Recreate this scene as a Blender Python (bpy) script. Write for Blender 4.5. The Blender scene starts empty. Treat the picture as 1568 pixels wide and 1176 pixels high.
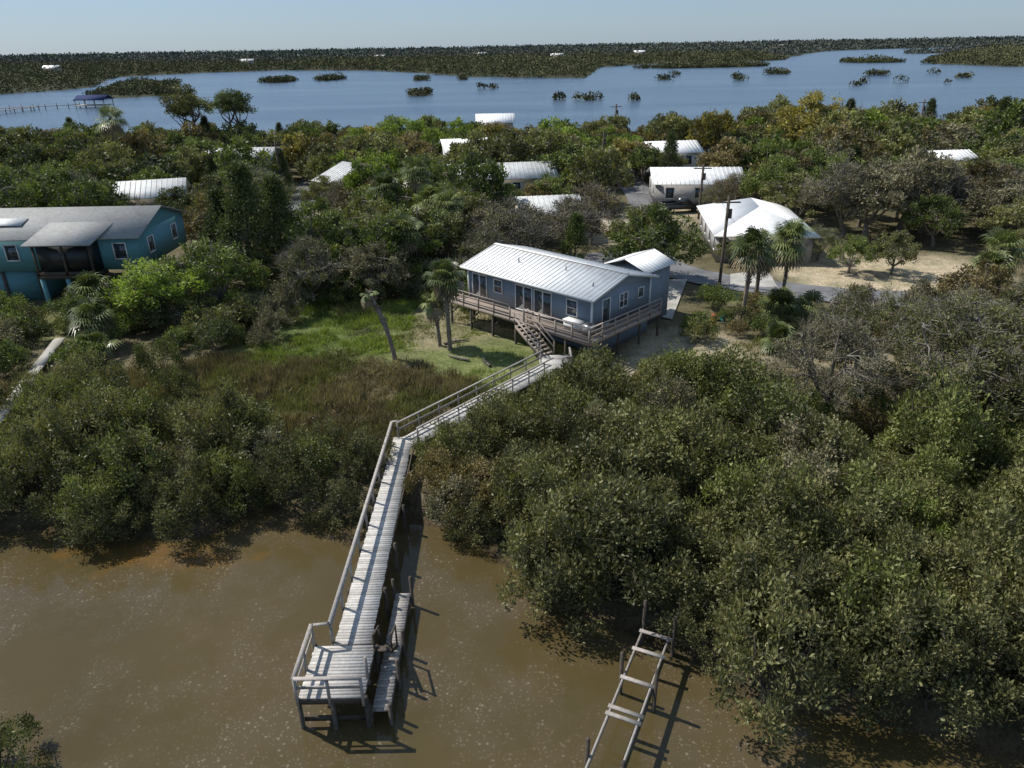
import bpy, math, random
import numpy as np
from mathutils import Vector, Matrix
random.seed(7)
RNG=np.random.default_rng(7)
S=bpy.context.scene
COL=S.collection
S.view_settings.view_transform='Standard'
S.view_settings.look='None'
S.view_settings.exposure=0

# ------------------------------------------------------------------ materials
def new_mat(name):
    m=bpy.data.materials.new(name);m.use_nodes=True
    nt=m.node_tree;b=nt.nodes.get("Principled BSDF");return m,nt,b
def setin(b,k,v):
    if k in b.inputs:b.inputs[k].default_value=v
def N(nt,t,**kw):
    n=nt.nodes.new(t)
    for k,v in kw.items():setattr(n,k,v)
    return n
def ramp(nt,fac,stops):
    r=N(nt,"ShaderNodeValToRGB");e=r.color_ramp.elements
    while len(e)<len(stops):e.new(.5)
    for i,(p,c) in enumerate(stops):e[i].position=p;e[i].color=(*c,1)
    nt.links.new(fac,r.inputs[0]);return r.outputs[0]
def mixc(nt,a,b,fac,mode='MIX'):
    m=N(nt,"ShaderNodeMix",data_type='RGBA',blend_type=mode)
    for s,i in ((fac,0),(a,6),(b,7)):
        if hasattr(s,'links'):nt.links.new(s,m.inputs[i])
        elif i==0:m.inputs[0].default_value=s
        else:m.inputs[i].default_value=(*s,1)
    return m.outputs[2]
def noise(nt,scale,detail=4,coord='pos',rough=.55):
    n=N(nt,"ShaderNodeTexNoise");n.inputs['Scale'].default_value=scale;n.inputs['Detail'].default_value=detail
    n.inputs['Roughness'].default_value=rough
    if coord=='pos':
        g=N(nt,"ShaderNodeNewGeometry");nt.links.new(g.outputs['Position'],n.inputs['Vector'])
    else:
        g=N(nt,"ShaderNodeTexCoord");nt.links.new(g.outputs['Object'],n.inputs['Vector'])
    return n.outputs[0]
def math_(nt,op,a,b=0.0,clamp=False):
    m=N(nt,"ShaderNodeMath",operation=op,use_clamp=clamp)
    for i,s in ((0,a),(1,b)):
        if hasattr(s,'links'):nt.links.new(s,m.inputs[i])
        else:m.inputs[i].default_value=s
    return m.outputs[0]

def leaf_mat(name,dark,light,trans=.2,rough=.55,spec=.25,worldscale=.25,kd=1.5,kl=1.85):
    dark=tuple(x*kd for x in dark);light=tuple(min(.6,x*kl) for x in light)
    m,nt,b=new_mat(name)
    at=N(nt,"ShaderNodeAttribute",attribute_name="v")
    oi=N(nt,"ShaderNodeObjectInfo")
    f=math_(nt,'ADD',math_(nt,'MULTIPLY',at.outputs['Fac'],.80),.10)
    f=math_(nt,'ADD',f,math_(nt,'MULTIPLY',math_(nt,'SUBTRACT',oi.outputs['Random'],.5),.40),True)
    mid=tuple((a+c)/2*.95 for a,c in zip(dark,light))
    c=ramp(nt,f,[(.12,dark),(.5,mid),(.9,light)])
    nt.links.new(c,b.inputs['Base Color'])
    setin(b,'Roughness',rough);setin(b,'Specular IOR Level',spec)
    if trans>0:
        tr=N(nt,"ShaderNodeBsdfTranslucent");tc=mixc(nt,c,(1.3,1.35,.6),1.0,'MULTIPLY')
        nt.links.new(tc,tr.inputs[0])
        ms=N(nt,"ShaderNodeMixShader");ms.inputs[0].default_value=trans
        nt.links.new(b.outputs[0],ms.inputs[1]);nt.links.new(tr.outputs[0],ms.inputs[2])
        nt.links.new(ms.outputs[0],nt.nodes['Material Output'].inputs[0])
    return m
LM={
 'mangrove':leaf_mat('mangrove_leaves',(.022,.026,.010),(.140,.136,.058),.2,.5,.3),
 'mangrove_g':leaf_mat('mangrove_leaves_greener',(.026,.034,.010),(.145,.156,.050),.2,.5,.3),
 'dark':leaf_mat('dark_leaves',(.014,.021,.008),(.070,.085,.030)),
 'green':leaf_mat('green_leaves',(.027,.042,.010),(.125,.152,.038)),
 'bright':leaf_mat('fresh_green_leaves',(.042,.066,.012),(.175,.225,.042),.3),
 'olive':leaf_mat('olive_leaves',(.036,.040,.014),(.150,.150,.056)),
 'rust':leaf_mat('rust_leaves',(.040,.034,.014),(.175,.138,.060)),
 'gold':leaf_mat('golden_leaves',(.06,.052,.012),(.225,.190,.050),.25),
 'grey':leaf_mat('grey_moss_leaves',(.045,.041,.026),(.185,.168,.105),.15,.8,.1),
 'marsh':leaf_mat('marsh_grass_blades',(.050,.042,.024),(.180,.148,.088),.2,.7,.1),
 'grass':leaf_mat('green_grass_blades',(.05,.07,.016),(.17,.21,.05),.3,.6,.15),
 'palm':leaf_mat('palm_frond',(.03,.042,.012),(.13,.15,.055),.15,.4,.4),
 'dead':leaf_mat('dead_frond',(.07,.055,.033),(.24,.19,.12),.1,.8,.1),
}
def bark(name,c):
    m,nt,b=new_mat(name)
    nz=noise(nt,6,2,'obj');col=ramp(nt,nz,[(.3,tuple(x*.55 for x in c)),(.75,tuple(x*1.35 for x in c))])
    nt.links.new(col,b.inputs['Base Color']);setin(b,'Roughness',.9);setin(b,'Specular IOR Level',.1);return m
BARK=bark('grey_bark',(.225,.20,.165));DBARK=bark('dark_bark',(.11,.09,.07));PBARK=bark('palm_bark',(.24,.20,.16))

def paint(name,c,rough=.6,var=.15,scale=3,metal=0,spec=.4,siding=0,vvar=0,stain=None):
    m,nt,b=new_mat(name)
    nz=noise(nt,scale,5,'obj')
    col=ramp(nt,nz,[(.3,tuple(x*(1-var) for x in c)),(.7,tuple(min(1,x*(1+var)) for x in c))])
    if stain:
        n2=noise(nt,.9,6,'obj',.7);f=ramp(nt,n2,[(.5,(0,0,0)),(.72,(1,1,1))]);col=mixc(nt,col,stain,math_(nt,'MULTIPLY',f,.55))
    if vvar:
        at=N(nt,"ShaderNodeAttribute",attribute_name="v")
        g=math_(nt,'ADD',math_(nt,'MULTIPLY',at.outputs['Fac'],vvar),1-vvar/2)
        cm=N(nt,"ShaderNodeCombineColor")
        for i in range(3):nt.links.new(g,cm.inputs[i])
        col=mixc(nt,col,cm.outputs[0],1.0,'MULTIPLY')
    nt.links.new(col,b.inputs['Base Color'])
    setin(b,'Roughness',rough);setin(b,'Metallic',metal);setin(b,'Specular IOR Level',spec)
    if siding:
        w=N(nt,"ShaderNodeTexWave",wave_type='BANDS',bands_direction='Z',wave_profile='SAW')
        w.inputs['Scale'].default_value=siding;tc=N(nt,"ShaderNodeTexCoord");nt.links.new(tc.outputs['Object'],w.inputs['Vector'])
        bp=N(nt,"ShaderNodeBump");bp.inputs['Strength'].default_value=.6;bp.inputs['Distance'].default_value=.03
        nt.links.new(w.outputs[1],bp.inputs['Height']);nt.links.new(bp.outputs[0],b.inputs['Normal'])
    return m
WOOD=paint('weathered_deck_wood',(.47,.45,.42),.85,.16,9,vvar=.42,spec=.15,stain=(.26,.22,.18))
WOOD2=paint('railing_wood',(.34,.31,.28),.85,.2,7,vvar=.35,spec=.15)
DWOOD=paint('dark_wet_wood',(.085,.07,.055),.8,.3,5,vvar=.5,spec=.2)
BDECK=paint('house_deck_wood',(.33,.275,.235),.8,.15,6,vvar=.35,spec=.2)
BLUE=paint('slate_blue_siding',(.215,.265,.325),.65,.06,2,siding=1.6,stain=(.17,.21,.26))
WHITE=paint('white_trim_paint',(.75,.75,.73),.5,.05,3)
ROOFW=paint('white_metal_roof',(.86,.86,.84),.45,.04,1.2,spec=.4,vvar=.05,stain=(.60,.58,.53))
ROOFG=paint('grey_shingle_roof',(.30,.30,.29),.85,.15,4,spec=.2,stain=(.20,.19,.17))
ROOFL=paint('light_grey_roof',(.56,.57,.56),.6,.12,1.5,spec=.3,stain=(.32,.30,.27))
TEAL=paint('teal_siding',(.12,.29,.33),.65,.08,2,siding=1.6)
CREAM=paint('cream_stucco',(.50,.45,.36),.8,.1,2)
GREYW=paint('pale_grey_siding',(.46,.44,.42),.8,.1,2,siding=1.6,stain=(.34,.30,.27))
DARKV=paint('dark_screen',(.02,.022,.022),.4,.2,3)
METAL=paint('galvanised_metal',(.35,.36,.37),.4,.1,4,metal=.6)
BLUEROOF=paint('blue_boathouse_roof',(.02,.035,.10),.8,.1,2,spec=.1)
RUBBER=paint('black_rubber',(.02,.02,.02),.7,.1,5)
CARW=paint('white_car_paint',(.7,.7,.7),.25,.03,2,spec=.6)
CARD=paint('dark_car_paint',(.03,.032,.036),.25,.03,2,spec=.6)
PLR=paint('red_plastic',(.45,.05,.03),.5,.1,3);PLT=paint('turquoise_plastic',(.03,.33,.33),.5,.1,3);PLK=paint('yellow_plastic',(.55,.36,.04),.5,.1,3)
def glass():
    m,nt,b=new_mat('window_glass');setin(b,'Base Color',(.035,.045,.055,1));setin(b,'Roughness',.06);setin(b,'Specular IOR Level',.9);return m
GLASS=glass()
def asphalt(name,c):
    m,nt,b=new_mat(name);n1=noise(nt,.5,6);n2=noise(nt,12,3)
    a=ramp(nt,n1,[(.3,tuple(x*.72 for x in c)),(.7,tuple(x*1.25 for x in c))])
    a=mixc(nt,a,ramp(nt,n2,[(.3,(.75,.75,.75)),(.7,(1.2,1.2,1.2))]),1.0,'MULTIPLY')
    nt.links.new(a,b.inputs['Base Color']);setin(b,'Roughness',.9);setin(b,'Specular IOR Level',.2);return m
ASPH=asphalt('worn_asphalt',(.17,.17,.175));CONC=asphalt('concrete_driveway',(.42,.40,.36));SHELL=asphalt('crushed_shell',(.38,.33,.26))

# ------------------------------------------------------------------ mesh tools
def build_mesh(name,V,Q,mats,midx=None,v=None,smooth=None):
    me=bpy.data.meshes.new(name);V=np.asarray(V,dtype=np.float32);Q=np.asarray(Q,dtype=np.int32)
    me.vertices.add(len(V));me.vertices.foreach_set("co",V.ravel())
    me.loops.add(Q.size);me.loops.foreach_set("vertex_index",Q.ravel())
    me.polygons.add(len(Q));me.polygons.foreach_set("loop_start",np.arange(len(Q),dtype=np.int32)*4)
    me.polygons.foreach_set("loop_total",np.full(len(Q),4,dtype=np.int32))
    if midx is not None:me.polygons.foreach_set("material_index",np.asarray(midx,dtype=np.int32))
    for m in mats:me.materials.append(m)
    if v is not None:
        a=me.attributes.new("v",'FLOAT','POINT');a.data.foreach_set("value",np.asarray(v,dtype=np.float32))
    me.update(calc_edges=True);return me
def nrm(a):return a/np.maximum(np.linalg.norm(a,axis=-1,keepdims=True),1e-9)

class TB:
    def __init__(s):s.V=[];s.Q=[];s.M=[];s.v=[];s.n=0
    def add(s,V,Q,mi,v):
        s.V.append(V);s.Q.append(np.asarray(Q)+s.n);s.M.append(np.full(len(Q),mi));s.v.append(v if hasattr(v,'__len__') else np.full(len(V),v));s.n+=len(V)
    def tube(s,pts,rad,n=5,mi=0,v=.5):
        pts=np.asarray(pts,float);rad=np.asarray(rad,float);k=len(pts)
        t=nrm(np.gradient(pts,axis=0));up=np.array([0.31,.2,.93]);a=nrm(np.cross(t,up)+1e-6);b=np.cross(t,a)
        ang=np.arange(n)*2*math.pi/n
        V=(pts[:,None]+rad[:,None,None]*(np.cos(ang)[None,:,None]*a[:,None]+np.sin(ang)[None,:,None]*b[:,None])).reshape(-1,3)
        i=np.arange(k-1)[:,None]*n;j=np.arange(n)[None];j2=(j+1)%n
        Q=np.stack([i+j,i+j2,i+n+j2,i+n+j],-1).reshape(-1,4);s.add(V,Q,mi,v)
    def leaves(s,pos,axis,L,W,v,rng,mi=1):
        n=len(pos);axis=nrm(axis);L=np.broadcast_to(L,(n,))[:,None];W=np.broadcast_to(W,(n,))[:,None]
        side=nrm(np.cross(axis,rng.normal(size=(n,3))))
        mid=pos+axis*L*.5
        V=np.stack([pos,mid+side*W*.5,pos+axis*L,mid-side*W*.5],1).reshape(-1,3)
        s.add(V,np.arange(n*4).reshape(-1,4),mi,np.repeat(v,4))
    def mesh(s,name,mats):
        return build_mesh(name,np.concatenate(s.V),np.concatenate(s.Q),mats,np.concatenate(s.M),np.concatenate(s.v))
def bez(a,b,c,k=5):
    t=np.linspace(0,1,k)[:,None];return (1-t)**2*a+2*t*(1-t)*b+t*t*c

def make_tree(name,seed,H=8,R=4,fork=.3,zc=.45,ncl=45,lpc=200,LL=.2,LW=.1,clr=(.15,.25),twigs=8,twl=1.0,r0=.22,low=.0,flat=.75,bk=None,shape='dome',up=.35,multi=5,tw=.02):
    rng=np.random.default_rng(seed);T=TB();bk=bk or BARK
    lean=rng.normal(size=2)*.05*H
    fz=fork*H;base=np.array([0,0,-.3]);fp=np.array([lean[0]*.5,lean[1]*.5,fz])
    T.tube(bez(base,np.array([0,0,fz*.5]),fp,5),np.linspace(r0*1.25,r0*.8,5),7,0,rng.random())
    mains=[];az0=rng.random()*6.28
    for i in range(multi):
        az=az0+i*6.28/multi+rng.normal()*.3;rr=R*rng.uniform(.4,.65);ze=H*rng.uniform(.58,.8) if shape!='cone' else H*.6
        e=np.array([math.cos(az)*rr+lean[0],math.sin(az)*rr+lean[1],ze]);m=np.array([math.cos(az)*rr*.6,math.sin(az)*rr*.6,fz+.25*(ze-fz)])
        P=bez(fp,m,e,7)+rng.normal(size=(7,3))*.05*np.linspace(0,1,7)[:,None]*R*.4
        T.tube(P,np.linspace(r0*.62,r0*.16,7),5,0,rng.random());mains.append(P)
    top=np.array([lean[0],lean[1],H*.92]);P=bez(fp,(fp+top)/2+rng.normal(size=3)*.3,top,7);T.tube(P,np.linspace(r0*.6,r0*.1,7),5,0,.5);mains.append(P)
    MP=np.concatenate([p[2:] for p in mains])
    lob=rng.uniform(.72,1.15,size=7)
    for i in range(ncl):
        az=rng.random()*6.283;u=rng.random();k=lob[int(az/6.2832*7)%7]
        if shape=='cone':
            zz=rng.uniform(.06,1)**.9;rmax=R*(1-zz)**.75*(.85+.3*rng.random());rr=rmax*math.sqrt(rng.uniform(.3,1));z=zz*H
        else:
            rr=R*k*math.sqrt(u)*.88;dome=math.sqrt(max(0,1-(rr/(R*k))**2))
            z=zc*H+(H*.93-zc*H)*dome*rng.uniform(.35,1)-low*H*rng.random()*(rr/R)
        c=np.array([math.cos(az)*rr+lean[0]*z/H,math.sin(az)*rr+lean[1]*z/H,z])
        rc=R*rng.uniform(*clr);src=MP[np.argmin(np.linalg.norm((MP-c)*np.array([1,1,1.6]),axis=1))]
        if shape=='cone':src=np.array([0,0,max(.3,z-.3*rr)])
        P=bez(src,(src+c)/2+np.array([0,0,-.1*R*rng.random()]),c,4)+rng.normal(size=(4,3))*.03*R*np.array([0,1,1,.3])[:,None]
        T.tube(P,np.linspace(r0*.22,r0*.07,4),3,0,rng.random())
        nt_=rng.poisson(twigs)
        if nt_:
            d=rng.normal(size=(nt_,3));d[:,2]=np.abs(d[:,2])*.8+.1;d=nrm(d)
            T.leaves(np.repeat(c[None],nt_,0)+rng.normal(size=(nt_,3))*rc*.25,d,rc*twl*rng.uniform(.7,1.3,nt_),tw,rng.random(nt_),rng,0)
        n=int(lpc*rng.uniform(.5,1.4))
        if n<3:continue
        d=nrm(rng.normal(size=(n,3)));rad=rc*rng.random(n)**.45*(1+.25*rng.normal(size=n)*.5)
        off=d*rad[:,None]*np.array([1,1,flat]);pos=c+off
        ax=d*.8+rng.normal(size=(n,3))*.7+np.array([0,0,up])
        cv=rng.uniform(.15,.85);v=np.clip(cv+rng.normal(size=n)*.17,0,1)
        sc=rng.uniform(.7,1.3,size=n);T.leaves(pos,ax,LL*sc,LW*sc,v,rng)
    return T.mesh(name,[bk,LM['green']])

# ------------------------------------------------------------------ library of tree meshes
MANG=[make_tree('mangrove_mesh_%d'%i,100+i,H=3.2,R=1.9,fork=.12,zc=.20,ncl=46,lpc=120,LL=.135,LW=.06,clr=(.12,.23),twigs=4,twl=1.3,r0=.06,low=.18,flat=1.4,bk=DBARK,up=.8,tw=.012) for i in range(7)]
SHRUB=[make_tree('shrub_mesh_%d'%i,140+i,H=2.2,R=1.6,fork=.1,zc=.2,ncl=28,lpc=90,LL=.16,LW=.07,clr=(.15,.28),twigs=8,twl=1.3,r0=.04,low=.2,flat=1.0,bk=BARK,up=.5,tw=.015) for i in range(3)]
OAK=[make_tree('oak_mesh_%d'%i,200+i,H=8,R=4.5,fork=.2,zc=.34,ncl=85,lpc=110,LL=.28,LW=.15,clr=(.10,.19),twigs=8,twl=1.35,r0=.26,low=.16,tw=.04) for i in range(5)]
OAKF=[make_tree('oak_far_mesh_%d'%i,215+i,H=8,R=4.6,fork=.2,zc=.34,ncl=70,lpc=60,LL=.42,LW=.24,clr=(.11,.19),twigs=5,twl=1.35,r0=.26,low=.16,tw=.06) for i in range(5)]
SPARSE=[make_tree('sparse_oak_mesh_%d'%i,230+i,H=8,R=4.5,fork=.2,zc=.35,ncl=90,lpc=60,LL=.22,LW=.11,clr=(.11,.19),twigs=24,twl=1.5,r0=.26,low=.16,tw=.04) for i in range(4)]
NEAROAK=[make_tree('near_oak_mesh_%d'%i,260+i,H=7,R=4.2,fork=.2,zc=.32,ncl=150,lpc=90,LL=.145,LW=.07,clr=(.08,.15),twigs=20,twl=1.5,r0=.24,low=.18,tw=.022) for i in range(2)]
CEDAR=[make_tree('cedar_mesh_%d'%i,300+i,H=10,R=3.3,shape='cone',ncl=110,lpc=110,LL=.22,LW=.12,clr=(.16,.26),twigs=4,r0=.2,bk=DBARK,flat=1.0) for i in range(2)]
PINE=[make_tree('pine_mesh_%d'%i,320+i,H=14,R=4.4,fork=.5,zc=.58,ncl=48,lpc=110,LL=.36,LW=.14,clr=(.14,.24),twigs=8,r0=.28,bk=DBARK,flat=.6) for i in range(2)]

def make_palm(name,seed,h,lean=(0,0),R=1.6,nf=34,dead=10,alive=True):
    rng=np.random.default_rng(seed);T=TB();top=np.array([lean[0],lean[1],h])
    P=bez(np.array([0,0,-.3]),np.array([lean[0]*.2,lean[1]*.2,h*.55]),top,9);r=.16+.02*rng.normal(size=9);r[0]=.24
    T.tube(P,r,8,0,.5)
    if h>1.5:
        for k in range(50):
            t=rng.uniform(.45,1);i=min(7,int(t*8));p=P[i]+(P[i+1]-P[i])*(t*8-i);a=rng.random()*6.28;d=np.array([math.cos(a),math.sin(a),.9])
            T.tube([p+d*.1,p+d*.32],[.045,.02],3,0,rng.random())
    for k in range(nf+dead):
        isd=k>=nf
        el=math.radians(rng.uniform(-75,-35) if isd else rng.uniform(-35,82));az=rng.random()*6.283
        d=np.array([math.cos(az)*math.cos(el),math.sin(az)*math.cos(el),math.sin(el)])
        pl=R*.5*rng.uniform(.8,1.2);c=top+d*pl+np.array([0,0,-.12*pl]);T.tube([top,(top+c)/2+np.array([0,0,.06]),c],[.025,.02,.015],3,1 if not isd else 2,.6)
        s=nrm(np.cross(d,np.array([0,0,1.])));upv=np.cross(s,d);n=17
        V=[];vv=.2+.6*rng.random()
        for j in range(n):
            a=math.radians(-125+250*j/(n-1));l=R*.55*(.75+.3*math.cos(a*.7))*rng.uniform(.85,1.1)
            dr=d*math.cos(a)+s*math.sin(a);m1=c+dr*l*.55+upv*.08*l;e=c+dr*l+np.array([0,0,-.35*l])
            w=nrm(np.cross(dr,upv))*.055
            V+= [c,m1+w,e,m1-w]
        V=np.array(V);T.add(V,np.arange(len(V)).reshape(-1,4),2 if isd else 1,np.clip(vv+rng.normal(size=len(V))*.08,0,1))
    return T.mesh(name,[PBARK,LM['palm'],LM['dead']])

# ------------------------------------------------------------------ placing
def obj(name,me,loc=(0,0,0),rot=0,scale=(1,1,1),parent=None):
    o=bpy.data.objects.new(name,me);COL.objects.link(o);o.location=loc;o.rotation_euler=(0,0,rot)
    o.scale=scale if hasattr(scale,'__len__') else (scale,)*3
    if parent:o.parent=parent
    return o
def empty(name,loc=(0,0,0),rot=0):
    o=bpy.data.objects.new(name,None);o.empty_display_size=.2;COL.objects.link(o);o.location=loc;o.rotation_euler=(0,0,rot);return o
def tree(name,lib,x,y,sc,mat,z=.6,zs=1.0,parent=None,bk=None):
    me=random.choice(lib);o=obj(name,me,(x,y,z),random.random()*6.283,(sc*random.uniform(.9,1.1),sc*random.uniform(.9,1.1),sc*zs),parent)
    o.material_slots[1].link='OBJECT';o.material_slots[1].material=LM[mat]
    return o
def seg_d(x,y,a,b):
    ax,ay=a;bx,by=b;dx,dy=bx-ax,by-ay;t=max(0,min(1,((x-ax)*dx+(y-ay)*dy)/(dx*dx+dy*dy)));return math.hypot(x-ax-t*dx,y-ay-t*dy)
def poly_d(x,y,pl):return min(seg_d(x,y,pl[i],pl[i+1]) for i in range(len(pl)-1))
def inside(x,y,P):
    c=False;n=len(P)
    for i in range(n):
        x1,y1=P[i];x2,y2=P[(i+1)%n]
        if (y1>y)!=(y2>y) and x<(x2-x1)*(y-y1)/(y2-y1)+x1:c=not c
    return c

# ------------------------------------------------------------------ land outlines
SHORE=[(-24.3,28.1),(-22.6,28.3),(-21.1,27.5),(-20.2,28.0),(-17.8,27.4),(-15.9,27.1),(-14.5,27.6),(-13.7,28.5),(-14,29.6),(-12.5,29.9),(-11.3,29.0),(-9.6,28.7),(-7.7,28.1),(-5.9,28.6),(-5.1,28.3),(-3,28.1),(-2,26.6),(-.9,25.2),(.1,24.7),(.4,23.5),(1.3,22.5),(2.5,21.7),(4.0,21.0),(5.6,20.0),(6.5,18.9),(7.4,17.9),(8.8,17.2),(10.8,17.0),(12.4,16.3),(14.1,15.6),(16,15.2),(20,14.3)]
SHORE=[(x,y+1.2) if x<-3.5 else (x+.5,y+.85) for x,y in SHORE]
LAND=[(-500,31),(-40,29.5)]+SHORE+[(40,12),(500,7),(500,155),(200,160),(130,163),(100,166),(60,163),(40,160),(12,163),(10,192),(-14,192),(-16,166),(-60,170),(-100,176),(-160,190),(-500,205)]
FAR=[(-3500,440),(-700,430),(-296,461),(-276,526),(-372,762),(-331,850),(-253,894),(-146,831),(-79,714),(-27,599),(53,538),(94,793),(162,881),(229,859),(331,951),(500,1350),(674,1670),(1093,1988),(3500,1900),(5000,3600),(1500,3800),(200,3300),(-1500,3300),(-4500,3500)]
def ell(cx,cy,rx,ry,n=14,seed=0):
    r=random.Random(seed);return [(cx+rx*math.cos(k*6.283/n)*r.uniform(.7,1.15),cy+ry*math.sin(k*6.283/n)*r.uniform(.7,1.15)) for k in range(n)]
ISL=[[(-203,394),(-175,420),(-200,478),(-238,577),(-276,571),(-240,470),(-222,410)],ell(-133,598,12,24,seed=1),ell(-166,578,11,28,seed=2),ell(-42,385,6,16,seed=3),ell(-60,560,6,10,seed=4),ell(-30,557,4,9,seed=14),
 ell(180,735,66,26,seed=5),ell(190,557,8,9,seed=6),ell(237,508,9,8,seed=7),ell(368,802,34,36,seed=8),[(372,712),(387,600),(520,640),(900,1000),(694,1069),(572,1036),(450,850)],ell(100,500,5,6,seed=9),ell(262,455,5,6,seed=12),ell(300,440,5,5,seed=13),[(600,1200),(900,1230),(1300,1500),(900,1450),(640,1290)],ell(-16.8,14.8,1.6,1.6,seed=11),ell(140,470,4,4,seed=22),ell(210,420,4,3,seed=23),ell(330,480,9,6,seed=24)]+[ell(cx,cy,r_,r_*1.3,10,seed=30+i) for i,(cx,cy,r_) in enumerate([(30,328,1.2),(34,324,1.6),(39,330,1.0),(52,318,1.2),(22,331,1.0),(-8,430,2),(-14,432,1.6),(175,395,1.6),(190,420,2),(225,400,1.5),(150,520,3),(120,560,3),(280,520,4)])]
POLYS=[LAND,FAR]+ISL
def sdist(X,Y):
    best=np.full(X.shape,-1e9)
    for P in POLYS:
        d=np.full(X.shape,1e9);ins=np.zeros(X.shape,bool);n=len(P)
        for i in range(n):
            x1,y1=P[i];x2,y2=P[(i+1)%n];dx,dy=x2-x1,y2-y1
            t=np.clip(((X-x1)*dx+(Y-y1)*dy)/(dx*dx+dy*dy),0,1);d=np.minimum(d,np.hypot(X-x1-t*dx,Y-y1-t*dy))
            if y1!=y2:ins^=((y1>Y)!=(y2>Y))&(X<dx*(Y-y1)/(dy)+x1)
        best=np.maximum(best,np.where(ins,d,-d))
    return best
def sm(a,b,x):
    t=np.clip((x-a)/(b-a),0,1);return t*t*(3-2*t)
def height(sd):return np.clip(.25*sd,-1.2,.45)+.35*sm(8,18,sd)
def vn(X,Y,s,seed):
    r=np.random.default_rng(seed);o=np.zeros(X.shape)
    for k in range(6):
        a=r.random()*6.28;f=s*r.uniform(.6,1.8);o+=np.sin((X*math.cos(a)+Y*math.sin(a))*f+r.random()*6.28+1.5*np.sin((X*math.sin(a)-Y*math.cos(a))*f*.7))
    return o/6
ys=[-40,-25,-12,-4]+list(np.arange(0,112,.55));y=ys[-1];st=.7
while y<32000:y+=st;st=min(st*1.045+0,900);ys.append(y)
xs=list(np.arange(0,56,.55));x=xs[-1];st=.8
while x<32000:x+=st;st=min(st*1.06,1500);xs.append(x)
xs=np.array([-q for q in xs[:0:-1]]+xs);ys=np.array(ys)
X,Y=np.meshgrid(xs,ys);SD=sdist(X,Y);Z=height(SD)+np.where(SD>-3,.05*vn(X,Y,.9,3),0)
def sdq(x,y):
    i=int(np.searchsorted(xs,x))-1;j=int(np.searchsorted(ys,y))-1
    u=(x-xs[i])/(xs[i+1]-xs[i]);w=(y-ys[j])/(ys[j+1]-ys[j])
    return float((1-u)*(1-w)*SD[j,i]+u*(1-w)*SD[j,i+1]+(1-u)*w*SD[j+1,i]+u*w*SD[j+1,i+1])
def gz(x,y):return float(height(np.array(sdq(x,y))))
ROADS=[[(19.5,135),(19,104),(17,92),(15,80),(15.5,70.5),(20,65.3),(27,61.3),(35,59),(60,55.5)],[(-34,135),(-28.5,100),(-22,80),(-15,74),(15,74.5)]]
C=np.zeros(X.shape+(3,));base=np.array([.125,.108,.066]);C[:]=base
def zone(cx,cy,rx,ry,col,rot=0,soft=.35,amt=1.):
    global C
    c,s=math.cos(rot),math.sin(rot);u=((X-cx)*c+(Y-cy)*s)/rx;w=(-(X-cx)*s+(Y-cy)*c)/ry
    d=np.sqrt(u*u+w*w)+.22*vn(X,Y,.55,int(abs(cx*7+cy))%97);m=(1-sm(1-soft,1+soft*.5,d))[...,None]*amt;C=C*(1-m)+np.array(col)*m
zone(-16,43,16,6.5,(.13,.105,.062));zone(-13,54,8,8,(.12,.15,.05));zone(-4,55,6,11,(.17,.18,.08),.3);zone(-3,47,5,5,(.16,.18,.07))
zone(-1,55,4,7,(.28,.235,.155),.4,amt=.75);zone(-5.5,52,2.5,2.5,(.27,.23,.15),.4,amt=.8);zone(-7,58,2.5,5,(.27,.23,.155),0,amt=.6);zone(2,49,5,3,(.14,.17,.06),-.7,amt=.7)
zone(8,43,6,4.5,(.32,.27,.19),0);zone(13,48,5,6,(.34,.29,.21));zone(12,42,5,2,(.30,.25,.17))
zone(36,67,12,8,(.42,.35,.25));zone(22,62,5,4,(.16,.18,.07));zone(22,96,9,9,(.33,.27,.19));zone(11,88,5,9,(.33,.27,.19));zone(30,90,9,4,(.28,.23,.16))
zone(-40,56,9,5,(.15,.15,.07));zone(-22,62,6,4,(.14,.17,.06));zone(-50,105,14,8,(.32,.27,.19));zone(-20,95,10,9,(.28,.24,.17));zone(33,48,9,6,(.24,.21,.14));zone(24,48,5,4,(.27,.23,.16));zone(10,33.5,3.5,3,(.16,.16,.07));zone(-3,32,2,4,(.17,.13,.10))
wet=sm(1.5,-.5,SD)[...,None];C=C*(1-wet)+np.array([.055,.038,.020])*wet
far=sm(200,420,Y)[...,None];C=C*(1-far)+np.array([.050,.053,.032])*far
ny,nx=X.shape;V=np.stack([X,Y,Z],-1).reshape(-1,3);ii=(np.arange(ny-1)[:,None]*nx+np.arange(nx-1)[None]);Q=np.stack([ii,ii+1,ii+nx+1,ii+nx],-1).reshape(-1,4)
m,nt,b=new_mat('ground_soil')
at=N(nt,"ShaderNodeAttribute",attribute_name="zone")
n1=noise(nt,.7,6,rough=.65);n2=noise(nt,5,5,rough=.7)
c=mixc(nt,at.outputs['Color'],ramp(nt,n1,[(.3,(.55,.62,.5)),(.7,(1.35,1.3,1.3))]),1.0,'MULTIPLY')
c=mixc(nt,c,ramp(nt,n2,[(.3,(.5,.5,.5)),(.7,(1.45,1.45,1.45))]),1.0,'MULTIPLY')
nt.links.new(c,b.inputs['Base Color']);setin(b,'Roughness',.95);setin(b,'Specular IOR Level',.1)
bp=N(nt,"ShaderNodeBump");bp.inputs['Strength'].default_value=.7;bp.inputs['Distance'].default_value=.08;nt.links.new(n2,bp.inputs['Height']);nt.links.new(bp.outputs[0],b.inputs['Normal'])
gm=build_mesh('ground',V,Q,[m]);a=gm.color_attributes.new('zone','FLOAT_COLOR','POINT')
a.data.foreach_set('color',np.concatenate([C.reshape(-1,3),np.ones((ny*nx,1))],1).astype(np.float32).ravel())
obj('ground',gm)

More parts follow.
